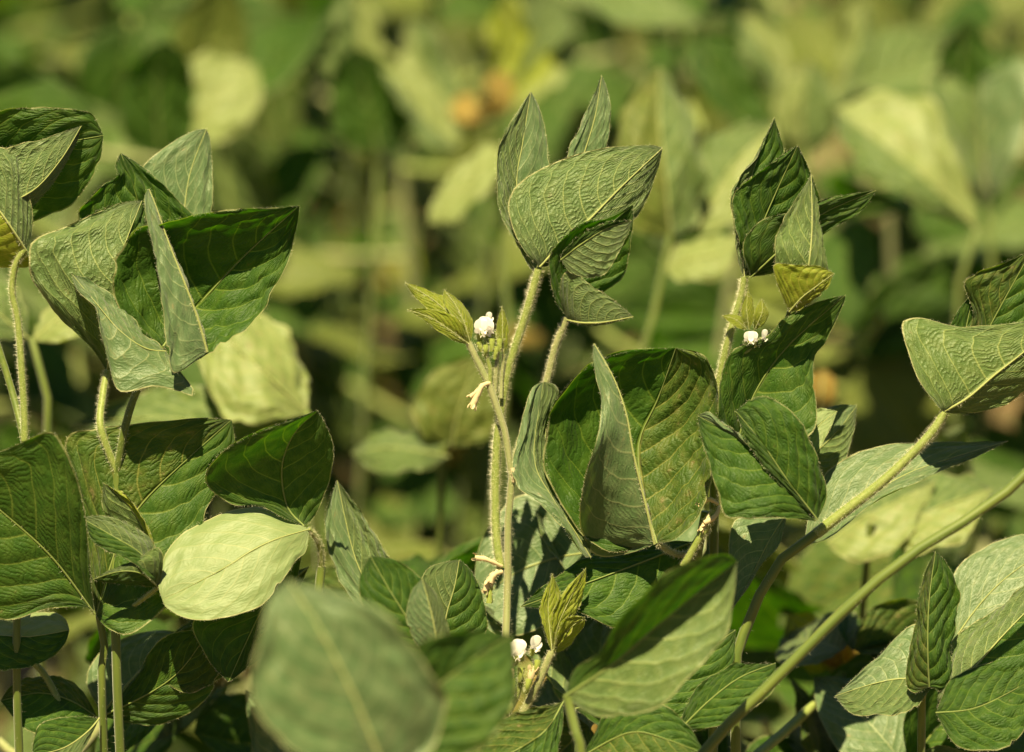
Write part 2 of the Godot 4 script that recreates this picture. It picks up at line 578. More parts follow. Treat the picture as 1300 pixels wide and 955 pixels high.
func bud(plant: Node3D, c: Array, r: float, mat := "withered", fuzz := 60) -> void:
	var p := pts(c)
	var mid := PackedVector3Array()
	mid.append_array(p)
	var n := part("withered_flower" if mat == "withered" else "flower_bud", tube(p, r * 0.45 * PX, r * 0.75 * PX, p[0], 10, 8, 0.6), [M[mat]], plant, Transform3D(Basis(), p[0] - plant.position))
	part("hair", hairs(p, r * 0.55 * PX, r * PX, p[0], fuzz, 4.0 * PX), [M.hair], n).set_meta("kind", "stuff")
	if mat == "withered":
		var e := p[p.size() - 1]
		var d := (e - p[p.size() - 2]).normalized()
		for k in 3:
			var f := Vector3(rng.randfn(), rng.randfn(), rng.randfn())
			var way := (d + f.normalized() * 0.55).normalized()
			part("petal", flower_mesh.wing, [M.withered, M.withered], n, Transform3D(towards(way, f).scaled_local(Vector3.ONE * r * 2.2 * PX), e - p[0] - d * r * 0.6 * PX))

func focus_row() -> void:
	var p: Node3D
	# --- far left plant: big dark leaf, folded leaf and the small lit leaf on its petiole
	p = plant_at("soybean plant at the left edge, big dark leaf above a thin upright petiole", 20, 900, -20)
	root_stem(p, [22, 900, -20, 30, 640, -18, 31, 560, -15], 9, 6)
	stalk(p, "petiole", [31, 560, -15, 30, 514, -14, 23, 413, -10, 15, 370, -8, 20, 335, -4, 32, 317, 0], 6, 5, "stem", 1620)
	stalk(p, "petiole", [31, 560, -15, 10, 480, -40, -40, 330, -50, -70, 250, -55], 6, 5, "green_stem", 200)
	leaf(p, "ww", [-70, 250, -60, 0, 215, -48, 70, 185, -30, 131, 172, -28], [-50, 165, -10, 0, 140, -2, 60, 138, -2, 100, 140, -8, 118, 146, -16], [-30, 300, -70, 50, 278, -66, 80, 267, -60, 98, 252, -54, 115, 229, -46, 127, 203, -38], {"wave": 0.03})
	leaf(p, "nn", [-70, 262, -30, -10, 262, 2, 40, 243, 6, 76, 204, -2, 103, 160, -16], [-50, 215, -2, 0, 190, 0, 50, 178, -6, 82, 167, -14], [-10, 285, -40, 35, 266, -26, 62, 240, -26, 92, 192, -28], {"wave": 0.03})
	leaf(p, "yn", [33, 319, 0, 18, 295, 14, 0, 269, 18, -35, 225, 10], [38, 337, -12, 10, 340, -16, -20, 334, -8, -45, 300, 0], [42, 283, -2, 32, 229, 2, 20, 196, 4, -10, 188, 2], {"rib": 2.2, "fuzz": 120})

	# --- left cluster
	p = plant_at("soybean plant with a wide cluster of folded leaves, one chewed, on the left", 150, 900, -20)
	root_stem(p, [150, 900, -22, 146, 700, -22, 148, 600, -20], 9, 7)
	stalk(p, "petiole", [148, 600, -20, 128, 545, -12, 130, 505, -30, 136, 470, -44], 6.5, 5.5, "stem", 900)
	stalk(p, "petiole", [148, 600, -20, 158, 545, -4, 172, 500, 4, 192, 465, 8, 206, 440, 8], 6.5, 5.5, "green_stem", 500)
	leaf(p, "nu", [136, 472, -44, 142, 400, -8, 152, 330, -2, 180, 255, -26], [118, 446, -34, 84, 413, -16, 46, 363, 8, 37, 318, 16, 50, 300, 8, 84, 287, -12, 142, 260, -32], [190, 430, -50, 216, 350, -60, 206, 280, -48], {"relief": 0.014, "wave": 0.06, "whole": true})
	leaf(p, "uu", [190, 400, -50, 186, 310, -44, 172, 245, -34, 153, 194, -30], [120, 330, -50, 97, 274, -40, 113, 254, -34, 130, 234, -32, 142, 229, -30, 150, 222, -24, 146, 211, -28], [262, 340, -66, 252, 285, -58, 222, 250, -48, 184, 214, -36], {"wave": 0.08})
	leaf(p, "gg", [230, 400, -80, 232, 300, -82, 240, 225, -86, 262, 164, -92], [180, 330, -70, 172, 240, -72, 183, 209, -76, 218, 181, -86, 246, 166, -90], [270, 340, -80, 271, 269, -84, 270, 220, -90, 267, 180, -94], {"wave": 0.03})
	leaf(p, "uu", [207, 440, 0, 226, 415, -14, 262, 376, -18, 310, 325, 0, 380, 261, 26], [188, 430, 4, 158, 405, 8, 142, 365, 10, 144, 329, 12, 172, 294, 30, 205, 281, 44, 293, 267, 54, 350, 263, 40], [225, 462, 30, 262, 455, 36, 303, 430, 26, 336, 396, 12, 347, 367, 2, 365, 338, 2, 375, 300, 2], {"relief": 0.010, "wave": 0.05, "bulge": -0.04, "rib": 1.8})
	leaf(p, "gg", [263, 447, 40, 251, 405, 46, 234, 359, 50, 214, 308, 46, 198, 262, 40, 189, 240, 36], [222, 474, 66, 211, 451, 68, 207, 400, 66, 201, 359, 66, 195, 317, 60, 185, 279, 52, 183, 250, 42], [256, 420, 0, 236, 370, -2, 218, 320, 6, 200, 275, 18], {"rib": 2.2, "fuzz": 320, "wave": 0.04})
	leaf(p, "hh", [210, 446, 16, 184, 442, 30, 152, 420, 34, 122, 385, 26, 92, 349, 14], [240, 488, 40, 250, 502, 44, 226, 497, 46, 201, 491, 48, 168, 497, 54, 148, 493, 56, 137, 459, 52, 127, 421, 48, 121, 390, 38, 97, 368, 22], [200, 436, 8, 186, 424, 8, 168, 404, 6, 142, 379, 4, 117, 357, 6], {"rib": 1.2, "wave": 0.05, "label": "whitish grey-green leaf with a chewed brown corner"})

	# --- lower left plant
	p = plant_at("soybean plant at the lower left with large dark leaves around small folded ones", 130, 900, -30)
	root_stem(p, [130, 900, -36, 134, 820, -30, 126, 782, -20], 9, 6)
	stalk(p, "petiole", [130, 1010, -36, 96, 960, -50, 74, 890, -60, 40, 840, -70, -30, 812, -60, -60, 800, -20], 6, 5, "stem", 360)
	leaf(p, "ww", [120, 780, 30, 66, 708, 62, 0, 648, 86, -70, 590, 100], [108, 771, 40, 61, 773, 52, 0, 786, 60, -60, 740, 84], [116, 743, 46, 112, 690, 70, 106, 642, 92, 94, 597, 110, 80, 566, 120, 65, 547, 126, 40, 555, 126, 0, 573, 122, -50, 578, 112], {"relief": 0.006, "wave": 0.02, "rib": 1.8, "fuzz": 100})
	leaf(p, "vw", [122, 782, -10, 150, 690, -16, 180, 640, -16, 230, 590, -16, 294, 533, -14], [112, 740, -20, 96, 650, -24, 82, 560, -22, 120, 545, -18, 162, 539, -12, 222, 533, -4, 262, 531, -6], [140, 800, 20, 165, 803, 26, 212, 768, 14, 250, 700, -2, 262, 650, -8, 276, 620, -10, 298, 575, -12], {"relief": 0.012, "wave": 0.03})
	leaf(p, "my", [198, 742, 16, 190, 690, 18, 165, 645, 26, 131, 613, 22], [190, 715, 4, 165, 680, 6, 140, 660, 10, 130, 640, 16], [202, 715, 22, 194, 686, 30, 182, 657, 34, 162, 631, 34], {"called": "young_leaf", "rib": 1.4, "nv": 24})
	leaf(p, "un", [200, 744, 30, 180, 705, 50, 145, 682, 56, 103, 658, 46], [190, 735, 62, 170, 716, 66, 142, 703, 66, 117, 686, 58], [196, 700, 30, 188, 682, 34, 162, 663, 38, 129, 655, 42], {"called": "young_leaf", "rib": 1.4, "bulge": 0.12, "nv": 24})
	leaf(p, "um", [201, 746, 34, 178, 728, 60, 150, 726, 62, 118, 736, 52], [198, 745, 30, 170, 744, 42, 140, 741, 48], [206, 715, 44, 198, 695, 52, 170, 713, 56, 140, 725, 54], {"called": "young_leaf", "rib": 1.4, "bulge": 0.1, "nv": 24})
	stalk(p, "petiole", [126, 782, -20, 160, 775, 6, 200, 746, 30], 4, 3.5, "stem", 216)
	leaf(p, "pu", [-60, 800, -20, -10, 806, -12, 40, 808, -10, 88, 800, -12], [-30, 770, -50, 10, 774, -52, 60, 776, -44, 82, 786, -26], [-30, 845, 10, 24, 849, 8, 61, 838, 4, 81, 820, -4], {"rib": 1.2})

	leaf(p, "gp", [130, 905, -90, 160, 870, -100, 190, 840, -110, 236, 806, -120], [110, 866, -120, 130, 826, -130, 190, 800, -140], [180, 900, -80, 224, 870, -90, 244, 836, -104], {"wave": 0.03})
	leaf(p, "uu", [128, 910, -60, 190, 880, -40, 230, 850, -30, 262, 806, -20], [170, 860, -50, 200, 815, -30, 240, 800, -22], [200, 920, -60, 260, 890, -40, 280, 840, -30], {"wave": 0.03})
	leaf(p, "uv", [124, 912, -70, 90, 890, -60, 50, 880, -60, 0, 890, -60], [100, 930, -40, 40, 930, -30], [100, 870, -80, 60, 858, -80, 20, 866, -70], {"wave": 0.03})
	leaf(p, "nu", [126, 912, -30, 110, 930, 0, 80, 950, 20, 40, 960, 30], [100, 960, 20, 60, 990, 30], [90, 910, 0, 50, 920, 20], {"wave": 0.03})

	# --- plant with the bright pale leaf
	p = plant_at("soybean plant with a bright pale leaf under a dark backlit one", 395, 900, -20)
	root_stem(p, [400, 900, -40, 402, 780, -40, 408, 720, -36], 9, 7)
	stalk(p, "petiole", [408, 720, -36, 405, 690, -20, 392, 672, 0], 5, 4.5, "stem", 540)
	leaf(p, "ww", [386, 668, -4, 364, 642, -8, 358, 592, 14, 374, 550, 40, 404, 521, 60], [364, 660, 2, 332, 643, 6, 299, 642, 4, 279, 631, 6, 263, 617, 10, 261, 600, 26, 275, 580, 42, 307, 558, 62, 356, 538, 74], [398, 658, -20, 416, 617, -8, 424, 577, 22, 418, 549, 42], {"relief": 0.006, "wave": 0.025, "label": "dark green leaf glowing with light from behind"})
	leaf(p, "pp", [393, 672, 0, 352, 684, 22, 320, 699, 30, 280, 724, 40, 206, 762, 44], [388, 700, 8, 376, 712, 20, 356, 740, 40, 332, 769, 52, 299, 781, 60, 259, 788, 66, 233, 784, 60, 212, 772, 52], [364, 658, -10, 344, 647, -12, 319, 643, -14, 291, 648, -10, 259, 660, -4, 226, 682, 6, 206, 712, 20, 201, 742, 36], {"relief": 0.004, "wave": 0.02, "bulge": 0.03, "rib": 0.9, "fuzz": 60, "label": "bright pale green leaf seen from below"})
	leaf(p, "uu", [386, 690, -30, 340, 760, -24, 315, 810, -10, 290, 866, 6], [366, 770, -50, 340, 800, -40, 328, 810, -30, 316, 845, -10], [330, 745, -20, 280, 775, -4, 244, 790, 10, 255, 822, 12, 270, 846, 12], {"wave": 0.02})
	leaf(p, "vv", [392, 720, -60, 330, 770, -64, 260, 810, -60, 205, 862, -40], [340, 830, -50, 280, 862, -36, 236, 880, -30], [350, 735, -90, 280, 760, -90, 225, 800, -70, 200, 830, -54], {"wave": 0.03})

	# --- blurred leaf in front, below
	p = plant_at("soybean plant with a blurred grey-green leaf close in front at the bottom", 470, 1120, 760)
	root_stem(p, [470, 1120, 760, 478, 1040, 760, 490, 980, 760], 8, 6, "green_stem", 0)
	leaf(p, "hg", [492, 990, 780, 452, 890, 806, 410, 806, 816, 366, 736, 806], [420, 980, 830, 346, 930, 846, 318, 870, 850, 330, 812, 842, 340, 764, 822], [548, 950, 762, 566, 890, 772, 536, 840, 790, 486, 776, 808, 426, 752, 812], {"wave": 0.05, "rib": 3.0})
	leaf(p, "uw", [494, 980, 640, 540, 890, 610, 590, 845, 590, 650, 806, 560], [510, 880, 650, 532, 818, 640, 585, 800, 600], [560, 970, 620, 622, 940, 600, 652, 890, 580, 656, 850, 566], {"wave": 0.04})

	# --- centre: leaf between the pale leaf and the flowering stem
	p = plant_at("small soybean plant with rounded leaves just left of the flowering stem's foot", 556, 900, -10)
	root_stem(p, [556, 900, -20, 558, 870, -16, 560, 838, -10], 6, 4)
	leaf(p, "nu", [560, 836, -8, 566, 785, -4, 577, 745, -2, 583, 711, -8], [535, 815, 0, 523, 775, 4, 539, 727, 0, 562, 714, -4], [598, 830, -14, 618, 800, -16, 616, 772, -16, 611, 750, -14, 598, 724, -12], {"wave": 0.02, "rib": 1.4, "relief": 0.008})
	leaf(p, "gn", [556, 838, 160, 552, 800, 172, 545, 768, 174, 536, 735, 170], [530, 820, 160, 516, 785, 162, 522, 752, 166], [574, 820, 176, 566, 785, 180, 556, 757, 178], {"wave": 0.02})
	leaf(p, "uu", [550, 840, 150, 520, 790, 160, 495, 750, 164, 470, 706, 160], [500, 830, 170, 470, 790, 180, 455, 740, 174], [545, 780, 140, 538, 740, 144, 505, 712, 154], {"wave": 0.03})
	leaf(p, "gn", [556, 842, -30, 500, 780, -60, 455, 720, -70, 428, 610, -80], [460, 780, -60, 424, 720, -64, 412, 660, -72], [530, 780, -60, 490, 700, -74, 450, 640, -80], {"wave": 0.05})

	# --- central flowering plant
	p = plant_at("flowering soybean plant in sharp focus with white blossoms under a tall leaf cluster", 645, 900, 0)
	root_stem(p, [643, 900, 0, 643, 807, 0, 645, 709, 2, 645, 660, 4, 650, 602, 6, 645, 562, 8, 633, 525, 8, 618, 480, 8, 603, 449, 8, 595, 436, 8], 11, 5, "pale_stem", 5760)
	stalk(p, "petiole", [636, 722, 0, 631, 690, -4, 629, 643, -8, 631, 562, -10, 643, 480, -8, 656, 435, -4, 668, 398, 0, 684, 342, 4], 7, 6.5, "stem", 4320, 6.5)
	stalk(p, "petiole", [648, 600, 0, 668, 545, -26, 692, 490, -24, 704, 444, -20, 714, 418, -16, 719, 403, -14], 6, 5.5, "pale_stem", 1800)
	leaf(p, "ng", [678, 346, 0, 662, 300, -12, 656, 230, -20, 663, 185, -26, 674, 116, -34], [668, 333, 10, 648, 298, 8, 633, 260, 4, 629, 210, -4, 633, 181, -10, 652, 149, -22], [690, 310, -34, 698, 240, -34, 697, 195, -34, 694, 172, -34, 686, 139, -34], {"relief": 0.006, "wave": 0.03, "rib": 1.5})
	leaf(p, "nn", [685, 339, 4, 715, 308, 0, 745, 282, -4, 790, 236, -12, 841, 188, -26], [668, 322, 16, 652, 294, 14, 645, 264, 8, 649, 247, 2, 660, 231, -4, 689, 213, -12, 731, 197, -20, 773, 188, -24, 823, 184, -28], [702, 336, -4, 750, 318, -10, 803, 281, -24, 823, 252, -30, 836, 214, -32], {"relief": 0.012, "wave": 0.02, "rib": 2.0, "fuzz": 200, "bulge": 0.02, "whole": true, "nu": 20, "nv": 60})
	leaf(p, "gg", [722, 262, -44, 740, 200, -48, 755, 150, -52, 764, 95, -58], [712, 230, -42, 721, 193, -44, 731, 172, -46, 748, 134, -52], [762, 230, -56, 771, 185, -54, 775, 155, -54, 773, 120, -56], {"relief": 0.005, "wave": 0.04, "rib": 1.5})
	stalk(p, "petiole", [684, 342, 0, 704, 300, -30, 722, 262, -44], 3.5, 3, "stem", 270)
	leaf(p, "uu", [719, 402, -14, 722, 366, -14, 738, 328, -12, 766, 294, -6, 804, 260, 6], [706, 384, 10, 698, 352, 16, 701, 319, 20, 731, 289, 22, 773, 274, 16], [748, 386, -26, 766, 373, -26, 793, 348, -20, 800, 312, -8, 804, 282, 2], {"relief": 0.010, "wave": 0.03, "bulge": -0.08})
	leaf(p, "un", [712, 330, 18, 735, 312, 26, 770, 290, 26, 802, 280, 20], [716, 318, 24, 740, 296, 32, 775, 281, 30], [728, 348, 18, 762, 352, 16, 780, 330, 18, 796, 300, 18], {"relief": 0.010, "wave": 0.03})
	leaf(p, "nn", [719, 406, -12, 740, 410, 8, 768, 409, 22, 804, 402, 30], [711, 376, -2, 715, 349, 10, 728, 344, 16, 748, 361, 22, 774, 377, 26, 792, 391, 28], [738, 413, -10, 765, 412, -4, 790, 406, 10], {"relief": 0.014, "wave": 0.02, "rib": 1.8, "fuzz": 80})
	# tip leaves, blossoms and buds
	leaf(p, "yy", [596, 436, 8, 578, 408, 14, 552, 382, 14, 514, 359, 8], [580, 424, 20, 560, 406, 22, 538, 388, 18, 524, 374, 12], [594, 410, 6, 576, 384, 4, 550, 371, 4, 530, 364, 5], {"called": "young_leaf", "relief": 0.02, "rib": 1.2, "fuzz": 160, "nv": 28, "wave": 0.04})
	leaf(p, "yy", [597, 438, 10, 572, 420, 24, 548, 404, 28, 517, 393, 22], [580, 434, 20, 562, 424, 26, 536, 405, 28], [588, 412, 22, 570, 398, 28, 545, 392, 28], {"called": "young_leaf", "relief": 0.02, "rib": 1.2, "fuzz": 220, "nv": 28, "wave": 0.03})
	leaf(p, "yy", [597, 437, 6, 590, 412, 10, 580, 390, 10, 564, 368, 4], [582, 420, 18, 570, 398, 20, 562, 380, 12], [600, 412, 2, 596, 398, 2, 583, 382, 2], {"called": "young_leaf", "relief": 0.02, "rib": 1.2, "fuzz": 200, "nv": 28, "wave": 0.03})
	leaf(p, "yy", [640, 452, 4, 638, 430, 8, 638, 410, 8, 637, 389, 4], [632, 434, 10, 630, 416, 10, 633, 402, 8], [645, 430, 4, 645, 412, 4, 641, 398, 4], {"called": "young_leaf", "rib": 1.0, "fuzz": 80, "nv": 20})
	stalk(p, "flower_stalk", [622, 490, 8, 622, 470, 10, 618, 452, 12, 617, 430, 14], 4, 3, "stem", 200, 6)
	stalk(p, "flower_stalk", [628, 500, 4, 630, 470, 4, 632, 445, 6], 3.5, 3, "pale_stem", 200, 6)
	stalk(p, "flower_stalk", [636, 506, 2, 637, 480, 0, 640, 450, 2], 3, 2.5, "pale_stem", 200, 6)
	flower(p, at(610, 424, 16), 20 * PX, 0.3)
	flower(p, at(626, 424, 14), 17 * PX, -1.0)
	flower(p, at(618, 420, 16), 19 * PX, -0.5)
	flower(p, at(618, 409, 10), 13 * PX, 0.9)
	for b in [[611, 446, 14, 608, 434, 16, 6], [624, 446, 14, 625, 430, 16, 6], [634, 446, 10, 634, 430, 12, 6], [616, 452, 14, 617, 438, 18, 5], [628, 456, 12, 631, 440, 14, 5]]:
		bud(p, [b[0], b[1], b[2], (b[0] + b[3]) * 0.5, (b[1] + b[4]) * 0.5, b[5], b[3], b[4], b[5]], b[6], "calyx", 90)
	bud(p, [622, 486, 10, 612, 490, 14, 607, 500, 16, 600, 515, 16], 6.0, "withered", 90)
	bud(p, [612, 490, 14, 604, 498, 16, 597, 504, 16], 4.0, "withered", 40)
	bud(p, [652, 612, 10, 652, 604, 12, 651, 594, 12], 5.0, "withered", 80)
	bud(p, [637, 719, 4, 626, 714, 10, 616, 710, 12, 603, 708, 12], 5.0, "withered", 90)
	bud(p, [637, 726, 4, 627, 730, 12, 622, 740, 14], 6.5, "withered", 90)
	bud(p, [632, 724, 8, 620, 738, 12, 616, 750, 12], 5.0, "withered", 60)
	bud(p, [624, 736, 8, 622, 752, 8, 621, 766, 8], 6.0, "calyx", 90)
	flower(p, at(655, 834, 30), 22 * PX, 0.2)
	flower(p, at(661, 830, 24), 20 * PX, -0.4)
	flower(p, at(677, 824, 18), 18 * PX, 0.7)
	flower(p, at(650, 832, 26), 19 * PX, 1.1)
	for b in [[650, 862, 22, 648, 846, 24, 7], [660, 866, 22, 662, 848, 26, 6], [672, 868, 18, 676, 850, 22, 7], [680, 856, 14, 683, 838, 18, 6], [652, 882, 20, 650, 862, 26, 6], [668, 880, 20, 672, 862, 26, 6], [642, 856, 16, 638, 842, 18, 6]]:
		bud(p, [b[0], b[1], b[2], (b[0] + b[3]) * 0.5, (b[1] + b[4]) * 0.5, b[5], b[3], b[4], b[5]], b[6], "withered" if b[6] == 7 else "calyx", 90)
	stalk(p, "flower_stalk", [645, 905, 4, 656, 885, 12, 662, 860, 18], 5, 4, "stem", 160, 6)
	# yellow-green young leaves on the short pale petiole
	stalk(p, "petiole", [648, 940, 0, 672, 890, 8, 684, 866, 12, 697, 836, 16, 701, 828, 16], 7, 6, "pale_stem", 756)
	leaf(p, "yy", [701, 829, 16, 698, 800, 14, 696, 770, 10, 701, 728, 6], [690, 800, 20, 686, 776, 18, 690, 756, 14, 697, 738, 8], [710, 800, 4, 714, 770, 2, 712, 752, 2, 706, 738, 4], {"called": "young_leaf", "rib": 1.2, "fuzz": 60, "nv": 24})
	leaf(p, "yy", [702, 829, 18, 708, 796, 26, 722, 764, 26, 744, 721, 18], [700, 800, 30, 704, 772, 34, 712, 758, 32, 728, 738, 26], [722, 804, 16, 732, 780, 14, 741, 758, 12, 744, 738, 14], {"called": "young_leaf", "rib": 1.2, "fuzz": 60, "nv": 24})
	leaf(p, "yy", [703, 830, 16, 716, 806, 18, 728, 794, 18, 743, 784, 12], [708, 806, 28, 716, 788, 30, 728, 782, 24], [722, 822, 4, 736, 802, 4, 742, 792, 8], {"called": "young_leaf", "rib": 1.2, "fuzz": 40, "nv": 24})

	# --- right centre: cupped leaf, folded leaf
	p = plant_at("soybean plant with a wide cupped leaf behind a folded one, right of the flowering stem", 870, 900, -10)
	root_stem(p, [872, 900, -60, 878, 780, -50, 888, 690, -30, 896, 650, -16], 10, 7, "green_stem", 200)
	stalk(p, "petiole", [885, 700, -34, 860, 704, -20, 834, 689, -2], 5, 5, "pale_stem", 540)
	leaf(p, "uv", [834, 690, 0, 815, 620, -30, 812, 560, -40, 836, 505, -34, 858, 442, -4], [770, 700, 0, 722, 655, 4, 696, 600, 6, 695, 550, 8, 705, 510, 12, 738, 472, 16, 776, 452, 14, 815, 443, 6], [862, 682, 20, 890, 645, 20, 906, 592, 8, 913, 540, -2, 913, 500, 0, 905, 468, 4, 888, 450, 4], {"relief": 0.012, "wave": 0.05, "bulge": -0.14, "rib": 1.8})
	leaf(p, "hh", [831, 691, 30, 822, 650, 36, 812, 610, 40, 803, 570, 44, 795, 525, 46, 779, 480, 42, 754, 436, 34], [800, 702, -6, 756, 706, -16, 738, 676, 6, 736, 648, 32, 742, 610, 62, 752, 575, 80, 761, 540, 70, 764, 508, 58, 757, 480, 50, 752, 452, 40], [822, 660, 0, 806, 600, -2, 792, 550, 0, 778, 500, 14, 766, 455, 28], {"rib": 2.4, "fuzz": 320, "wave": 0.03, "relief": 0.010})
	leaf(p, "gn", [750, 708, -4, 728, 672, 2, 700, 630, 4, 678, 580, -4, 690, 485, -16], [735, 700, 16, 700, 648, 24, 664, 626, 22, 651, 588, 14, 660, 549, 6, 666, 521, 0, 676, 493, -8], [744, 672, -16, 712, 636, -18, 697, 596, -20, 693, 562, -20, 697, 529, -22, 709, 500, -22, 704, 488, -20], {"wave": 0.04, "rib": 1.0})
	leaf(p, "uu", [880, 688, -40, 820, 712, -30, 740, 742, -14, 660, 771, 4], [870, 770, -14, 810, 800, -2, 774, 796, 2, 730, 775, 4, 690, 772, 4], [840, 690, -60, 790, 700, -50, 745, 708, -40, 709, 732, -22, 684, 750, -8], {"relief": 0.01, "wave": 0.03})
	leaf(p, "gg", [742, 702, -150, 700, 710, -160, 650, 730, -160, 600, 770, -150], [720, 770, -130, 680, 800, -126, 630, 806, -130], [700, 640, -180, 655, 630, -184, 610, 690, -170], {"wave": 0.03})
	for b in [[912, 640, 0, 900, 634, 4, 888, 640, 6, 5], [914, 642, 0, 908, 656, 6, 894, 664, 8, 5], [906, 648, -2, 896, 660, 2, 890, 672, 6, 4.5]]:
		bud(p, [b[0], b[1], b[2], b[3], b[4], b[5], b[6], b[7], b[8]], b[9], "withered", 90)
	stalk(p, "petiole", [868, 720, -6, 884, 690, -2, 898, 668, 0, 908, 648, 0], 7, 6, "stem", 540)

	# --- plant with upright cluster on the right
	p = plant_at("soybean plant with an upright narrow leaf cluster and tiny yellow leaf tips", 905, 900, -40)
	root_stem(p, [905, 900, -70, 906, 700, -50, 908, 560, -30, 910, 510, -20], 9, 7, "green_stem", 100)
	stalk(p, "petiole", [910, 510, -20, 914, 480, -16, 927, 422, -10, 940, 380, -6, 945, 352, -4], 6.5, 5.5, "stem", 2520)
	leaf(p, "nu", [945, 352, -6, 942, 300, -14, 954, 225, -24, 983, 149, -30], [938, 335, 2, 934, 309, 2, 928, 267, -4, 928, 242, -8, 944, 218, -16, 965, 187, -24], [968, 300, -40, 990, 240, -40, 996, 195, -36, 991, 174, -34], {"relief": 0.006, "rib": 1.5})
	leaf(p, "uu", [947, 350, -4, 962, 300, -8, 985, 245, -4, 1013, 184, 8], [938, 310, 8, 933, 275, 10, 932, 250, 12, 944, 233, 14, 977, 208, 14], [985, 345, -40, 1030, 300, -40, 1040, 254, -26, 1036, 237, -18, 1026, 210, -4], {"relief": 0.01})
	leaf(p, "ww", [953, 352, -2, 990, 318, 2, 1040, 274, -2, 1112, 242, -8], [944, 325, 18, 946, 302, 22, 969, 279, 22, 1000, 270, 20, 1032, 257, 14, 1062, 250, 6, 1095, 244, -4], [984, 343, -16, 1020, 316, -18, 1061, 287, -16, 1084, 276, -14, 1100, 260, -12], {"relief": 0.008, "wave": 0.02})
	leaf(p, "mm", [1016, 392, 16, 1026, 342, 54, 1031, 290, 44, 1030, 222, 24], [1000, 380, 18, 986, 350, 50, 983, 328, 58, 984, 305, 52, 994, 281, 42, 1015, 246, 30], [1036, 380, 28, 1050, 350, 48, 1049, 326, 52, 1040, 283, 38, 1034, 246, 26], {"relief": 0.012, "rib": 1.8, "fuzz": 120, "nv": 48, "whole": true})
	leaf(p, "yy", [1002, 396, 48, 1018, 378, 58, 1036, 364, 62, 1059, 347, 62], [991, 372, 58, 983, 348, 66, 984, 335, 70, 1012, 336, 72, 1040, 338, 68], [1016, 392, 48, 1034, 380, 52, 1050, 366, 58], {"relief": 0.014, "rib": 1.4, "fuzz": 60, "nv": 36, "whole": true})
	stalk(p, "petiole", [940, 440, -20, 970, 430, -20, 996, 408, -6, 1002, 395, 4], 3.5, 3, "green_stem", 100)
	leaf(p, "yy", [948, 418, 4, 940, 410, 10, 930, 404, 12, 916, 401, 8], [940, 418, 14, 928, 411, 14], [946, 406, 6, 932, 399, 8], {"called": "young_leaf", "rib": 0.8, "fuzz": 40, "nv": 16, "nu": 8})
	leaf(p, "yy", [951, 419, 2, 949, 402, 6, 948, 388, 6, 950, 368, 2], [942, 404, 10, 942, 388, 8], [957, 404, 2, 957, 386, 2], {"called": "young_leaf", "rib": 0.8, "fuzz": 40, "nv": 16, "nu": 8})
	leaf(p, "yy", [957, 420, 4, 964, 406, 10, 968, 394, 10, 967, 379, 4], [957, 404, 12, 960, 390, 10], [972, 410, 4, 976, 396, 4], {"called": "young_leaf", "rib": 0.8, "fuzz": 40, "nv": 16, "nu": 8})
	flower(p, at(949, 434, 8), 14 * PX, 0.4)
	flower(p, at(958, 434, 10), 14 * PX, -0.6)
	flower(p, at(968, 431, 8), 13 * PX, 0.9)
	stalk(p, "flower_stalk", [935, 455, -6, 946, 448, 2, 956, 440, 4], 3, 2.5, "stem", 60, 5)
	leaf(p, "ww", [935, 565, -30, 958, 500, -24, 1000, 440, -8, 1073, 375, 10], [912, 540, 0, 911, 510, 4, 918, 470, 10, 932, 444, 14, 973, 430, 16, 994, 409, 18, 1019, 392, 18, 1044, 381, 16], [985, 575, 10, 1034, 545, 16, 1034, 490, 2, 1034, 456, -4, 1050, 430, -4, 1070, 389, 4], {"relief": 0.006, "wave": 0.03})
	leaf(p, "pp", [1010, 590, -20, 1024, 560, -24, 1040, 540, -28, 1063, 522, -34], [1010, 560, -20, 1020, 533, -30, 1040, 519, -36], [1030, 584, -10, 1042, 566, -16, 1054, 545, -24], {"rib": 1.0, "nv": 20})
	leaf(p, "gn", [1000, 600, -70, 1040, 570, -80, 1065, 545, -84, 1088, 515, -88], [1010, 570, -84, 1040, 525, -90, 1065, 514, -90], [1040, 610, -70, 1070, 590, -74, 1084, 550, -82], {"rib": 1.0, "nv": 20})

	# --- right plant: long petiole with a ribbed leaf
	p = plant_at("soybean plant with a long slanting yellow-green petiole to a ribbed leaf, right edge", 934, 900, 0)
	root_stem(p, [934, 900, -10, 938, 840, -6, 946, 800, 0, 984, 720, 8, 1036, 678, 10], 9, 8, "green_stem", 500)
	stalk(p, "petiole", [1036, 678, 10, 1064, 656, 12, 1126, 607, 16, 1179, 554, 16, 1199, 524, 14], 9, 6.5, "stem", 2520)
	leaf(p, "mm", [1198, 523, 14, 1229, 505, 14, 1262, 477, 10, 1300, 447, 4, 1350, 404, -6], [1190, 515, 24, 1166, 482, 24, 1153, 445, 16, 1145, 413, 4, 1154, 405, 0, 1174, 404, -4, 1204, 412, -6, 1237, 415, -6, 1300, 408, -8], [1232, 526, -10, 1300, 502, -20, 1350, 455, -20], {"relief": 0.012, "rib": 2.0, "fuzz": 160, "nu": 18, "nv": 50, "wave": 0.03})
	leaf(p, "vu", [1216, 500, -20, 1244, 440, -24, 1270, 390, -20, 1310, 318, -14], [1222, 440, -30, 1236, 400, -26, 1224, 362, -14, 1238, 347, -10, 1271, 334, -10], [1280, 470, -30, 1330, 400, -24, 1336, 350, -18], {"relief": 0.01})
	leaf(p, "uu", [1210, 500, -26, 1222, 450, -34, 1228, 410, -34, 1238, 370, -32], [1200, 440, -30, 1210, 405, -30, 1226, 382, -30], [1240, 440, -44, 1250, 400, -40], {"nv": 20})
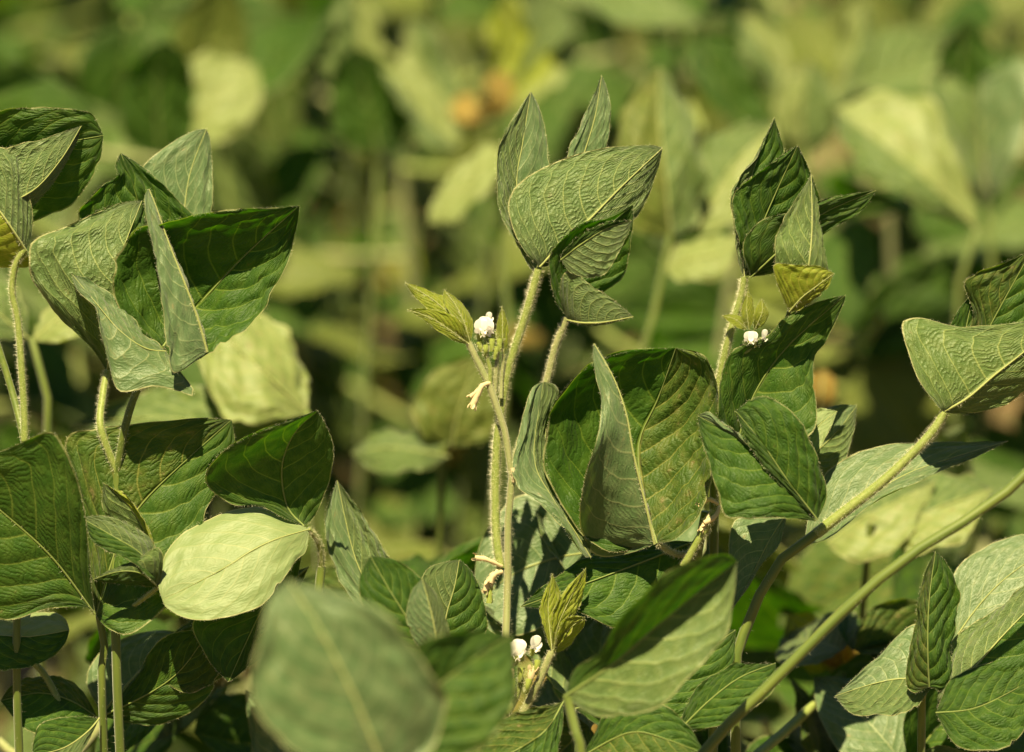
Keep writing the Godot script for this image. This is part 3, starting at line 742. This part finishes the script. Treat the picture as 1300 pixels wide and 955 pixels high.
	leaf(p, "ug", [1036, 662, 74, 995, 612, 84, 950, 565, 80, 886, 528, 70], [983, 657, 110, 942, 657, 112, 920, 652, 108, 909, 619, 100, 897, 578, 88, 888, 545, 76], [1024, 640, 80, 984, 596, 90, 940, 552, 86, 914, 536, 78, 900, 523, 74], {"bulge": 0.08, "rib": 1.4})
	leaf(p, "uu", [1038, 660, 76, 1000, 610, 90, 966, 560, 90, 934, 522, 80], [1014, 640, 84, 974, 598, 94, 948, 560, 92], [1046, 640, 66, 1049, 618, 70, 1037, 578, 80, 1020, 541, 88, 999, 517, 90, 978, 505, 88, 957, 505, 84], {"bulge": 0.10, "rib": 1.4, "relief": 0.005})
	leaf(p, "hh", [1020, 694, -30, 1090, 640, -40, 1160, 598, -48, 1280, 560, -56], [1036, 620, -60, 1072, 582, -74, 1121, 568, -80, 1158, 562, -80, 1228, 563, -72], [1048, 684, -6, 1089, 655, -8, 1121, 633, -16, 1154, 616, -24, 1187, 600, -32, 1228, 586, -44], {"relief": 0.005, "wave": 0.02, "rib": 1.4})
	leaf(p, "gg", [1000, 650, -30, 975, 690, -20, 950, 740, -10, 927, 778, 0], [960, 655, -40, 930, 664, -30, 925, 720, -14], [990, 690, -10, 966, 720, -4, 944, 752, 0], {"wave": 0.02, "rib": 1.2})

	# --- lower right
	p = plant_at("soybean plant at the lower right corner with a folded upright ribbed leaf", 1170, 900, -10)
	root_stem(p, [1170, 920, -30, 1176, 890, -20, 1180, 874, -10], 9, 6, "green_stem", 100)
	leaf(p, "vu", [1180, 872, 20, 1178, 820, 34, 1180, 760, 34, 1188, 700, 24], [1160, 880, 20, 1150, 862, 20, 1160, 807, 24, 1166, 758, 26, 1175, 725, 26], [1205, 880, 10, 1212, 860, 8, 1208, 819, 12, 1217, 765, 14, 1214, 742, 18, 1200, 713, 22], {"relief": 0.014, "rib": 1.4, "label": "upright folded leaf with a brown ragged edge"})
	leaf(p, "nu", [1190, 900, 20, 1235, 850, 30, 1280, 800, 24, 1345, 735, 10], [1196, 860, 0, 1208, 818, -6, 1252, 782, -10, 1300, 745, -6], [1250, 910, 40, 1310, 880, 50, 1350, 810, 36], {"relief": 0.012, "rib": 2.0, "wave": 0.03, "fuzz": 80})
	leaf(p, "gg", [1185, 870, -40, 1220, 800, -60, 1270, 740, -80, 1340, 690, -100], [1200, 770, -80, 1212, 728, -94, 1230, 708, -104, 1262, 688, -112, 1300, 679, -114], [1250, 850, -30, 1300, 800, -50, 1340, 750, -70], {"wave": 0.02})
	leaf(p, "ng", [1182, 872, -10, 1150, 862, -10, 1110, 868, -4, 1060, 884, 6], [1160, 900, 20, 1110, 910, 30, 1080, 905, 20], [1170, 800, -50, 1150, 798, -48, 1121, 827, -30, 1090, 856, -10], {"rib": 1.2})
	leaf(p, "uu", [1188, 905, 60, 1235, 900, 60, 1280, 880, 50, 1330, 850, 40], [1210, 860, 40, 1260, 840, 34, 1300, 830, 34], [1220, 950, 80, 1290, 940, 74], {"rib": 1.2})
	p = plant_at("soybean plant whose long curved green stalk crosses the lower right diagonally", 820, 1080, 150)
	root_stem(p, [824, 1080, 150, 860, 1000, 156, 920, 925, 162, 990, 858, 168, 1044, 802, 172, 1105, 745, 176, 1166, 698, 178, 1228, 660, 176, 1269, 632, 174, 1310, 596, 170, 1370, 530, 166], 10, 8, "green_stem", 900)
	leaf(p, "nu", [1370, 530, 166, 1400, 480, 170, 1420, 420, 170, 1440, 360, 160], [1350, 470, 160, 1360, 410, 160], [1460, 480, 160, 1470, 410, 160], {})

	# --- bottom centre right: blurred leaf near the lens
	p = plant_at("soybean plant with a big blurred half-lit leaf right of the flowering stem's foot", 770, 1000, 280)
	root_stem(p, [740, 1000, 280, 730, 930, 282, 720, 885, 282], 9, 7, "green_stem", 100)
	leaf(p, "wm", [716, 885, 282, 775, 845, 294, 840, 790, 294, 936, 712, 274], [730, 850, 282, 762, 826, 310, 782, 790, 340, 815, 757, 354, 847, 729, 354, 888, 709, 336, 920, 703, 306], [760, 910, 300, 830, 900, 320, 868, 868, 320, 890, 845, 314, 921, 807, 302, 931, 764, 288], {"wave": 0.02, "rib": 2.2})
	leaf(p, "uu", [730, 900, 30, 800, 880, 20, 860, 850, 10, 934, 800, 0], [770, 840, 10, 840, 815, 0, 900, 800, -4], [780, 930, 40, 870, 910, 30, 925, 860, 14], {"relief": 0.012})
	leaf(p, "uu", [860, 930, 60, 900, 890, 62, 940, 860, 60, 985, 842, 54], [880, 880, 50, 930, 846, 48], [920, 920, 80, 980, 880, 70], {})
	leaf(p, "vu", [716, 890, 60, 690, 930, 90, 640, 960, 110, 580, 980, 120], [680, 900, 80, 620, 920, 90], [700, 980, 110, 640, 1010, 120], {})
	leaf(p, "uv", [740, 960, 100, 800, 930, 120, 850, 940, 130, 900, 960, 130], [780, 900, 100, 850, 900, 110], [780, 1000, 140, 860, 1000, 150], {})

# ---------------------------------------------------------------- plants behind, out of focus
func make_variants() -> void:
	# leaves in their own axes: base at the origin, tip along +y, upper face towards +z; length 1
	var shapes := [[0.10, 0.10, 0.0], [0.35, -0.15, 0.1], [0.7, 0.1, -0.1], [0.2, -0.35, 0.0], [0.5, 0.25, 0.15], [0.05, 0.35, 0.0]]
	for i in shapes.size():
		var fold: float = shapes[i][0]
		var droop: float = shapes[i][1]
		var skew: float = shapes[i][2]
		var mid := PackedVector3Array()
		for t in [0.0, 0.33, 0.66, 1.0]:
			mid.append(Vector3(skew * sin(PI * t) * 0.4, t * (1.0 - absf(droop) * 0.15 * t), -droop * t * t))
		var lf := PackedVector3Array()
		var rt := PackedVector3Array()
		for q in [[0.05, 0.16], [0.2, 0.31], [0.42, 0.34], [0.65, 0.26], [0.85, 0.12]]:
			var t: float = q[0]
			var w: float = q[1]
			var c := Vector3(skew * sin(PI * t) * 0.4, t, -droop * t * t)
			lf.append(c + Vector3(-w * cos(fold), -0.02, w * sin(fold)))
			rt.append(c + Vector3(w * cos(fold * 1.1), -0.01, w * sin(fold * 1.1)))
		leaf_meshes[i] = blade(mid, lf, rt, 0.05, 0.006, 0.05, 50.0 + i * 7.3, 10, 22)
	for i in 4:
		var b := 0.12 + 0.1 * i
		petiole_meshes.append(tube(PackedVector3Array([Vector3.ZERO, Vector3(0, 0.4, -b * 0.6), Vector3(0, 0.75, -b), Vector3(0, 1.0, -b * 0.9)]), 0.020, 0.014, Vector3.ZERO, 10, 6))

func towards(dir: Vector3, face: Vector3) -> Basis:
	var y := dir.normalized()
	var z := (face - y * face.dot(y)).normalized()
	return Basis(y.cross(z), y, z)

func trifoliate(plant: Node3D, from: Vector3, to: Vector3, size: float, face: Vector3, mats: Array) -> void:
	var d := to - from
	part("petiole", petiole_meshes[rng.randi() % 4], [M[["stem", "pale_stem", "stem"][rng.randi() % 3]]], plant, Transform3D(towards(d, Vector3(rng.randf_range(-.4, .4), 1, rng.randf_range(-.4, .4))).scaled_local(Vector3(0.12, d.length(), 0.12)), from - plant.position))
	var out := Vector3(d.x, d.y * 0.1 + rng.randf_range(-0.04, 0.03), d.z).normalized()
	for k in 3:
		var turn := (k - 1) * 1.25 + rng.randf_range(-0.25, 0.25)
		var f := (face + Vector3(rng.randf_range(-.8, .8), rng.randf_range(-.5, .1), rng.randf_range(-.4, .8))).normalized()
		var way := out.rotated(f, turn)
		way = (way + Vector3(0, rng.randf_range(-0.55, 0.45), 0)).normalized()
		var s := size * rng.randf_range(0.8, 1.15) * (1.1 if k == 1 else 1.0)
		var m: Material = M[mats[rng.randi() % mats.size()]]
		part("leaf", leaf_meshes[rng.randi() % leaf_meshes.size()], [m, m], plant, Transform3D(towards(way, f).scaled_local(Vector3.ONE * s), to - plant.position + way * size * 0.06))

func far_plant(x: float, z: float, height: float, label: String, group: String, lean := 0.0) -> Node3D:
	var p := thing("soybean_plant", label, "plant", Vector3(x, 0, z), group)
	var top := Vector3(x + rng.randf_range(-.04, .04) + lean, height, z + rng.randf_range(-.04, .04))
	var c := PackedVector3Array([Vector3(x, -0.02, z), Vector3(x, 0, z).lerp(top, 0.5) + Vector3(rng.randf_range(-.012, .012), 0, rng.randf_range(-.012, .012)), top])
	part("stem", tube(c, 0.0034, 0.0020, p.position, 14, 7), [M.pale_stem if rng.randf() < 0.4 else M.green_stem], p)
	var nodes := 8
	var ang := rng.randf() * TAU
	for i in nodes:
		var t := lerpf(0.3, 1.0, float(i) / (nodes - 1))
		ang += PI + rng.randf_range(-0.8, 0.8)
		var from := Vector3(x, 0, z).lerp(top, t)
		var reach := rng.randf_range(0.07, 0.13) * (1.15 - 0.5 * t)
		var to := from + Vector3(cos(ang) * reach, rng.randf_range(0.03, 0.10) * (1.1 - 0.4 * t), sin(ang) * reach)
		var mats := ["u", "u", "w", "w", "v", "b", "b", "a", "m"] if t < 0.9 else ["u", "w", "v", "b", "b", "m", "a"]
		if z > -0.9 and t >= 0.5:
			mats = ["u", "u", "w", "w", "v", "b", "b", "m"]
		if t < 0.5:
			mats = ["u", "w", "v", "n", "y", "d", "d"]
		trifoliate(p, from, to, rng.randf_range(0.05, 0.076), Vector3(rng.randf_range(-.3, .3), 1.0, rng.randf_range(0.0, 0.6)), mats)
	return p

func back_leaf(plant: Node3D, mats: String, mid: Array, left: Array, right: Array, foot_z := 0.0) -> void:
	leaf(plant, mats, mid, left, right, {"rib": 2.0, "nv": 24, "nu": 10, "wave": 0.09, "far": true})

func back_plant(label: String, x: float, y: float, z: float, stem: Array) -> Node3D:
	var q := at(x, y, z)
	var p := thing("soybean_plant", label, "plant", Vector3(q.x, 0, q.z), "blurred soybean plants behind the row in focus")
	var c := PackedVector3Array([p.position + Vector3(0, -0.02, 0), p.position + Vector3(rng.randf_range(-0.03, 0.03), 0.12, rng.randf_range(-0.04, 0.0))])
	c.append_array(pts(stem))
	part("stem", tube(c, 0.0020, 0.0014, p.position, 16, 7), [M.green_stem], p)
	return p

func rows_behind() -> void:
	var p: Node3D
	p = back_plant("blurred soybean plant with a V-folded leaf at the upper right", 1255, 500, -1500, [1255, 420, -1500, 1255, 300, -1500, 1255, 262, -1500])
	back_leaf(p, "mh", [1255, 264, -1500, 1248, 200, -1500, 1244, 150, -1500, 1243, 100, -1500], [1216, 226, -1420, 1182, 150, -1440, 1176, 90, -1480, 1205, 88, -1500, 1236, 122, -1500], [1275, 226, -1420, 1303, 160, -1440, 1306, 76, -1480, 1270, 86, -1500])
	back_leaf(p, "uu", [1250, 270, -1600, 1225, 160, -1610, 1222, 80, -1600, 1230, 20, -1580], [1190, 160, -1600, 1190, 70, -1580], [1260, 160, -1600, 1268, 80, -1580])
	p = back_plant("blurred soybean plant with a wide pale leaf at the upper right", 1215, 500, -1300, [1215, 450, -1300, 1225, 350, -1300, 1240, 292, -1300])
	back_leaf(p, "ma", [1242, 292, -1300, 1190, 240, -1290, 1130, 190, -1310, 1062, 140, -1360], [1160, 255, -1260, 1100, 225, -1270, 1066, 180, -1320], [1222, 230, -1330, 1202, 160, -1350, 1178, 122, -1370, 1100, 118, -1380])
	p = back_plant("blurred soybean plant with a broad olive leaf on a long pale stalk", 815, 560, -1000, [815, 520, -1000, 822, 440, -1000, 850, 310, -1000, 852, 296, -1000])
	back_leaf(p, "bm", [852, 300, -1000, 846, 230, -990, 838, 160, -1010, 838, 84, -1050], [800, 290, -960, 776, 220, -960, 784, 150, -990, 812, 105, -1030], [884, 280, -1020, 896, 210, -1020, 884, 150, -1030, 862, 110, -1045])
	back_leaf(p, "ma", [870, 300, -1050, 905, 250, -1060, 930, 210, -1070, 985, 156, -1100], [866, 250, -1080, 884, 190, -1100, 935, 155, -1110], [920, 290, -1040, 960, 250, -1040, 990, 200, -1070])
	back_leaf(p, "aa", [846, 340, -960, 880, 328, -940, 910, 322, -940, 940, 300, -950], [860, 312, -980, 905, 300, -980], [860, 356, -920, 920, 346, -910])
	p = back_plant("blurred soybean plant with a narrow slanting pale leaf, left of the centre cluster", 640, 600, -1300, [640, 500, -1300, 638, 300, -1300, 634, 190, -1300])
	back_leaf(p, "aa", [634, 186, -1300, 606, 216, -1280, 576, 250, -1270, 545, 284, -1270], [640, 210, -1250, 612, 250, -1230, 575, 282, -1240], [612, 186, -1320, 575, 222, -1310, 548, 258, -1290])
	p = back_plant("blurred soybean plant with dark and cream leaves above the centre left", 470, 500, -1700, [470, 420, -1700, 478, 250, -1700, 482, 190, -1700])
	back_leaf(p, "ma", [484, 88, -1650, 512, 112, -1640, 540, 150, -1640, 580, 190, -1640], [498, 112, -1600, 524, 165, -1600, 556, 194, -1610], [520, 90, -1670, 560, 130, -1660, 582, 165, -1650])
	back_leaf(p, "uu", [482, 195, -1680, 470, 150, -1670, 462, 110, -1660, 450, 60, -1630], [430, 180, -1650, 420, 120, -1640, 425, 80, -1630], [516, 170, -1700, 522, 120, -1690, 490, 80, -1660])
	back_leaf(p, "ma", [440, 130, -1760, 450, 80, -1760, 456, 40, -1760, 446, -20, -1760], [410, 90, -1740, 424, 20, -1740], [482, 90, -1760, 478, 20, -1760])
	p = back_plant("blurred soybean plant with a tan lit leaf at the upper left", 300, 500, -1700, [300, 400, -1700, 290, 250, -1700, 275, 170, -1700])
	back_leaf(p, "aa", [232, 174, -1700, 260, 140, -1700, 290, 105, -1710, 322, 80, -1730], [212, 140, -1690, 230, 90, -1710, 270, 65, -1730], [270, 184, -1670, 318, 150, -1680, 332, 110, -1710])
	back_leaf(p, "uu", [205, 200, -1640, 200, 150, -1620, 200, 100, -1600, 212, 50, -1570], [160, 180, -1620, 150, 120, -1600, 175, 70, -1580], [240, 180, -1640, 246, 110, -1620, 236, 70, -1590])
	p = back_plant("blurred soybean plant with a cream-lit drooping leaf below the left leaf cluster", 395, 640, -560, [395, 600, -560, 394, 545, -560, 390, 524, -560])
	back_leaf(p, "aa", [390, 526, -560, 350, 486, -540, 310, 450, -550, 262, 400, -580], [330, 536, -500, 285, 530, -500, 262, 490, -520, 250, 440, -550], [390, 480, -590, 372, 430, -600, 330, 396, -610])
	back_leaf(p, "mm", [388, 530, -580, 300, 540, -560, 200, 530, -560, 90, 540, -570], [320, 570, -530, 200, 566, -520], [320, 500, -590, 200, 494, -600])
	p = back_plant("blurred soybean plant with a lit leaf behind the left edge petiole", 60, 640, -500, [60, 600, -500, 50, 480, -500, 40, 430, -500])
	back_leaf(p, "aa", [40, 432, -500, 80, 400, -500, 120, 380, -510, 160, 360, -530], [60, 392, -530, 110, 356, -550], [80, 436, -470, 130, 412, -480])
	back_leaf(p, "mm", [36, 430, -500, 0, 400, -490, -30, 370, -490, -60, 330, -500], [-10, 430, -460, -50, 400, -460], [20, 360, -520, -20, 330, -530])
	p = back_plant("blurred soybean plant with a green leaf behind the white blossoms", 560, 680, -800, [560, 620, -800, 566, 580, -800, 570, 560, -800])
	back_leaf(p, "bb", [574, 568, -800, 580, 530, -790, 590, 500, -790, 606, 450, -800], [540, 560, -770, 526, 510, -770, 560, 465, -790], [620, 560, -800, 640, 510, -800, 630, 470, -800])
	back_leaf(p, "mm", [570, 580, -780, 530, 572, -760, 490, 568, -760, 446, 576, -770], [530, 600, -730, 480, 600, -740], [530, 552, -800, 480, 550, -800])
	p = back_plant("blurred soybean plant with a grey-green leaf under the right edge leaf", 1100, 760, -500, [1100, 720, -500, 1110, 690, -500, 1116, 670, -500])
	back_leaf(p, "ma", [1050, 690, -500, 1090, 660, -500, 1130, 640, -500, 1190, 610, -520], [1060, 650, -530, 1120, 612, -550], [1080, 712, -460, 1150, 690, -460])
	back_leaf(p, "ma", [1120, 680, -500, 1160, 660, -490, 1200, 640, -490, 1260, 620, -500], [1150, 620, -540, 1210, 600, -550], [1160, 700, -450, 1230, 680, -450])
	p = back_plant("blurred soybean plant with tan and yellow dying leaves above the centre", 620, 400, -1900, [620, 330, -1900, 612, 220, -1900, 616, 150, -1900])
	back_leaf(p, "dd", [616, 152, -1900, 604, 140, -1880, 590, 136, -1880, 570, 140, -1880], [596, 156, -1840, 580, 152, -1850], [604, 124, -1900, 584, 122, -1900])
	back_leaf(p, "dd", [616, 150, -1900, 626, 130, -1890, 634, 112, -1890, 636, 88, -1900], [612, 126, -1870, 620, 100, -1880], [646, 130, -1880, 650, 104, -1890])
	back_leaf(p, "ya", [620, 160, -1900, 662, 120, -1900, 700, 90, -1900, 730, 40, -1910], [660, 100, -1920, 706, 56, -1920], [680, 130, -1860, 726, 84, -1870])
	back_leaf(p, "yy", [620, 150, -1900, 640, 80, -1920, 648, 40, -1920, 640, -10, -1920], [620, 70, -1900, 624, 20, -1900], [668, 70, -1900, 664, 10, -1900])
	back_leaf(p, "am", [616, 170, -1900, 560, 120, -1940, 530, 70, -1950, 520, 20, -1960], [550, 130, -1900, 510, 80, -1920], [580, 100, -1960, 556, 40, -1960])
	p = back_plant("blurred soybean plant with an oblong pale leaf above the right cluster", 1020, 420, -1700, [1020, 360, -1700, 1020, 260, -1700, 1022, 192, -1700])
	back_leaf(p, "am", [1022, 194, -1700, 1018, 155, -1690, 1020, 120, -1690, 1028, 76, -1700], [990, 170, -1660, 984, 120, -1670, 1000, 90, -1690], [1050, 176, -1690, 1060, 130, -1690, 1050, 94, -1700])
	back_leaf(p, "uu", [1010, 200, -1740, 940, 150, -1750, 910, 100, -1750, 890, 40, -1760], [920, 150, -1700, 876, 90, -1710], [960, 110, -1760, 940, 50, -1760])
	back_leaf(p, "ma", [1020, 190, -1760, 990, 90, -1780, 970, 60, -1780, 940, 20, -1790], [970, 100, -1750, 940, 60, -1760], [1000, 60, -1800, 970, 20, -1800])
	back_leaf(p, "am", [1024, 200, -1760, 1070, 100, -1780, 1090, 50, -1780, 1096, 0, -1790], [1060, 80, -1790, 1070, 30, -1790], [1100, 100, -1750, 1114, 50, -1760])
	var yl := back_plant("blurred yellowing soybean plant low behind the leaning stalk", 1075, 900, -420, [1075, 880, -420, 1072, 850, -420])
	back_leaf(yl, "dd", [1072, 850, -420, 1066, 825, -400, 1064, 800, -400, 1070, 770, -410], [1040, 840, -380, 1036, 805, -390], [1100, 840, -400, 1098, 800, -400])
	back_leaf(yl, "yy", [1072, 852, -420, 1040, 840, -400, 1020, 810, -400, 1000, 780, -410], [1020, 850, -380, 996, 820, -390], [1050, 810, -410, 1030, 780, -410])
	back_leaf(yl, "dd", [1040, 520, -900, 1042, 505, -890, 1044, 490, -890, 1046, 468, -900], [1024, 505, -880, 1026, 480, -880], [1060, 505, -890, 1060, 482, -890])

	var group := "blurred soybean plants filling the rows behind"
	var words := ["first", "second", "third", "fourth", "fifth", "sixth", "seventh"]
	var row := 0
	for spec in [[-0.34, 0.27, 0.38, 0.09], [-0.56, 0.40, 0.50, 0.065], [-0.78, 0.40, 0.50, 0.06], [-1.05, 0.38, 0.48, 0.06], [-1.4, 0.36, 0.46, 0.07], [-1.85, 0.34, 0.42, 0.12], [-2.4, 0.34, 0.40, 0.16]]:
		var half: float = 0.26 + absf(spec[0]) * 0.13
		var x: float = -half + rng.randf() * 0.08
		while x < half:
			var side := "left" if x < -half * 0.33 else "right" if x > half * 0.33 else "middle"
			far_plant(x, spec[0] + rng.randf_range(-0.09, 0.09), rng.randf_range(spec[1], spec[2]), "blurred soybean plant in the %s row behind the sharp leaves, towards the %s" % [words[row], side], group)
			x += spec[3] * rng.randf_range(0.75, 1.3)
		row += 1

func ground() -> void:
	var st := SurfaceTool.new()
	st.begin(Mesh.PRIMITIVE_TRIANGLES)
	var n := 60
	for j in n + 1:
		for i in n + 1:
			# finer near the plants, reaching the horizon
			var a := (float(i) / n - 0.5) * 2.0
			var b := (float(j) / n - 0.5) * 2.0
			var x := a * absf(a) * absf(a) * 80.0 + a * 1.5
			var zz := b * absf(b) * absf(b) * 80.0 + b * 2.0 - 1.0
			st.set_uv(Vector2(x, zz))
			st.add_vertex(Vector3(x, 0.012 * wob.get_noise_2d(x * 160.0, zz * 160.0), zz))
	for j in n:
		for i in n:
			var a := j * (n + 1) + i
			for k in [a, a + 1, a + n + 1, a + 1, a + n + 2, a + n + 1]:
				st.add_index(k)
	st.generate_normals()
	var g := MeshInstance3D.new()
	g.name = "ground"
	g.mesh = st.commit()
	g.material_override = M.soil
	g.set_meta("kind", "structure")
	g.set_meta("label", "brown soil of the field between the plants")
	g.set_meta("category", "ground")
	add_child(g)

func _ready() -> void:
	rng.seed = 20240817
	wob.seed = 11
	wob.frequency = 0.05
	wob.fractal_octaves = 3
	setup()
	make_materials()
	make_variants()
	ground()
	focus_row()
	rows_behind()
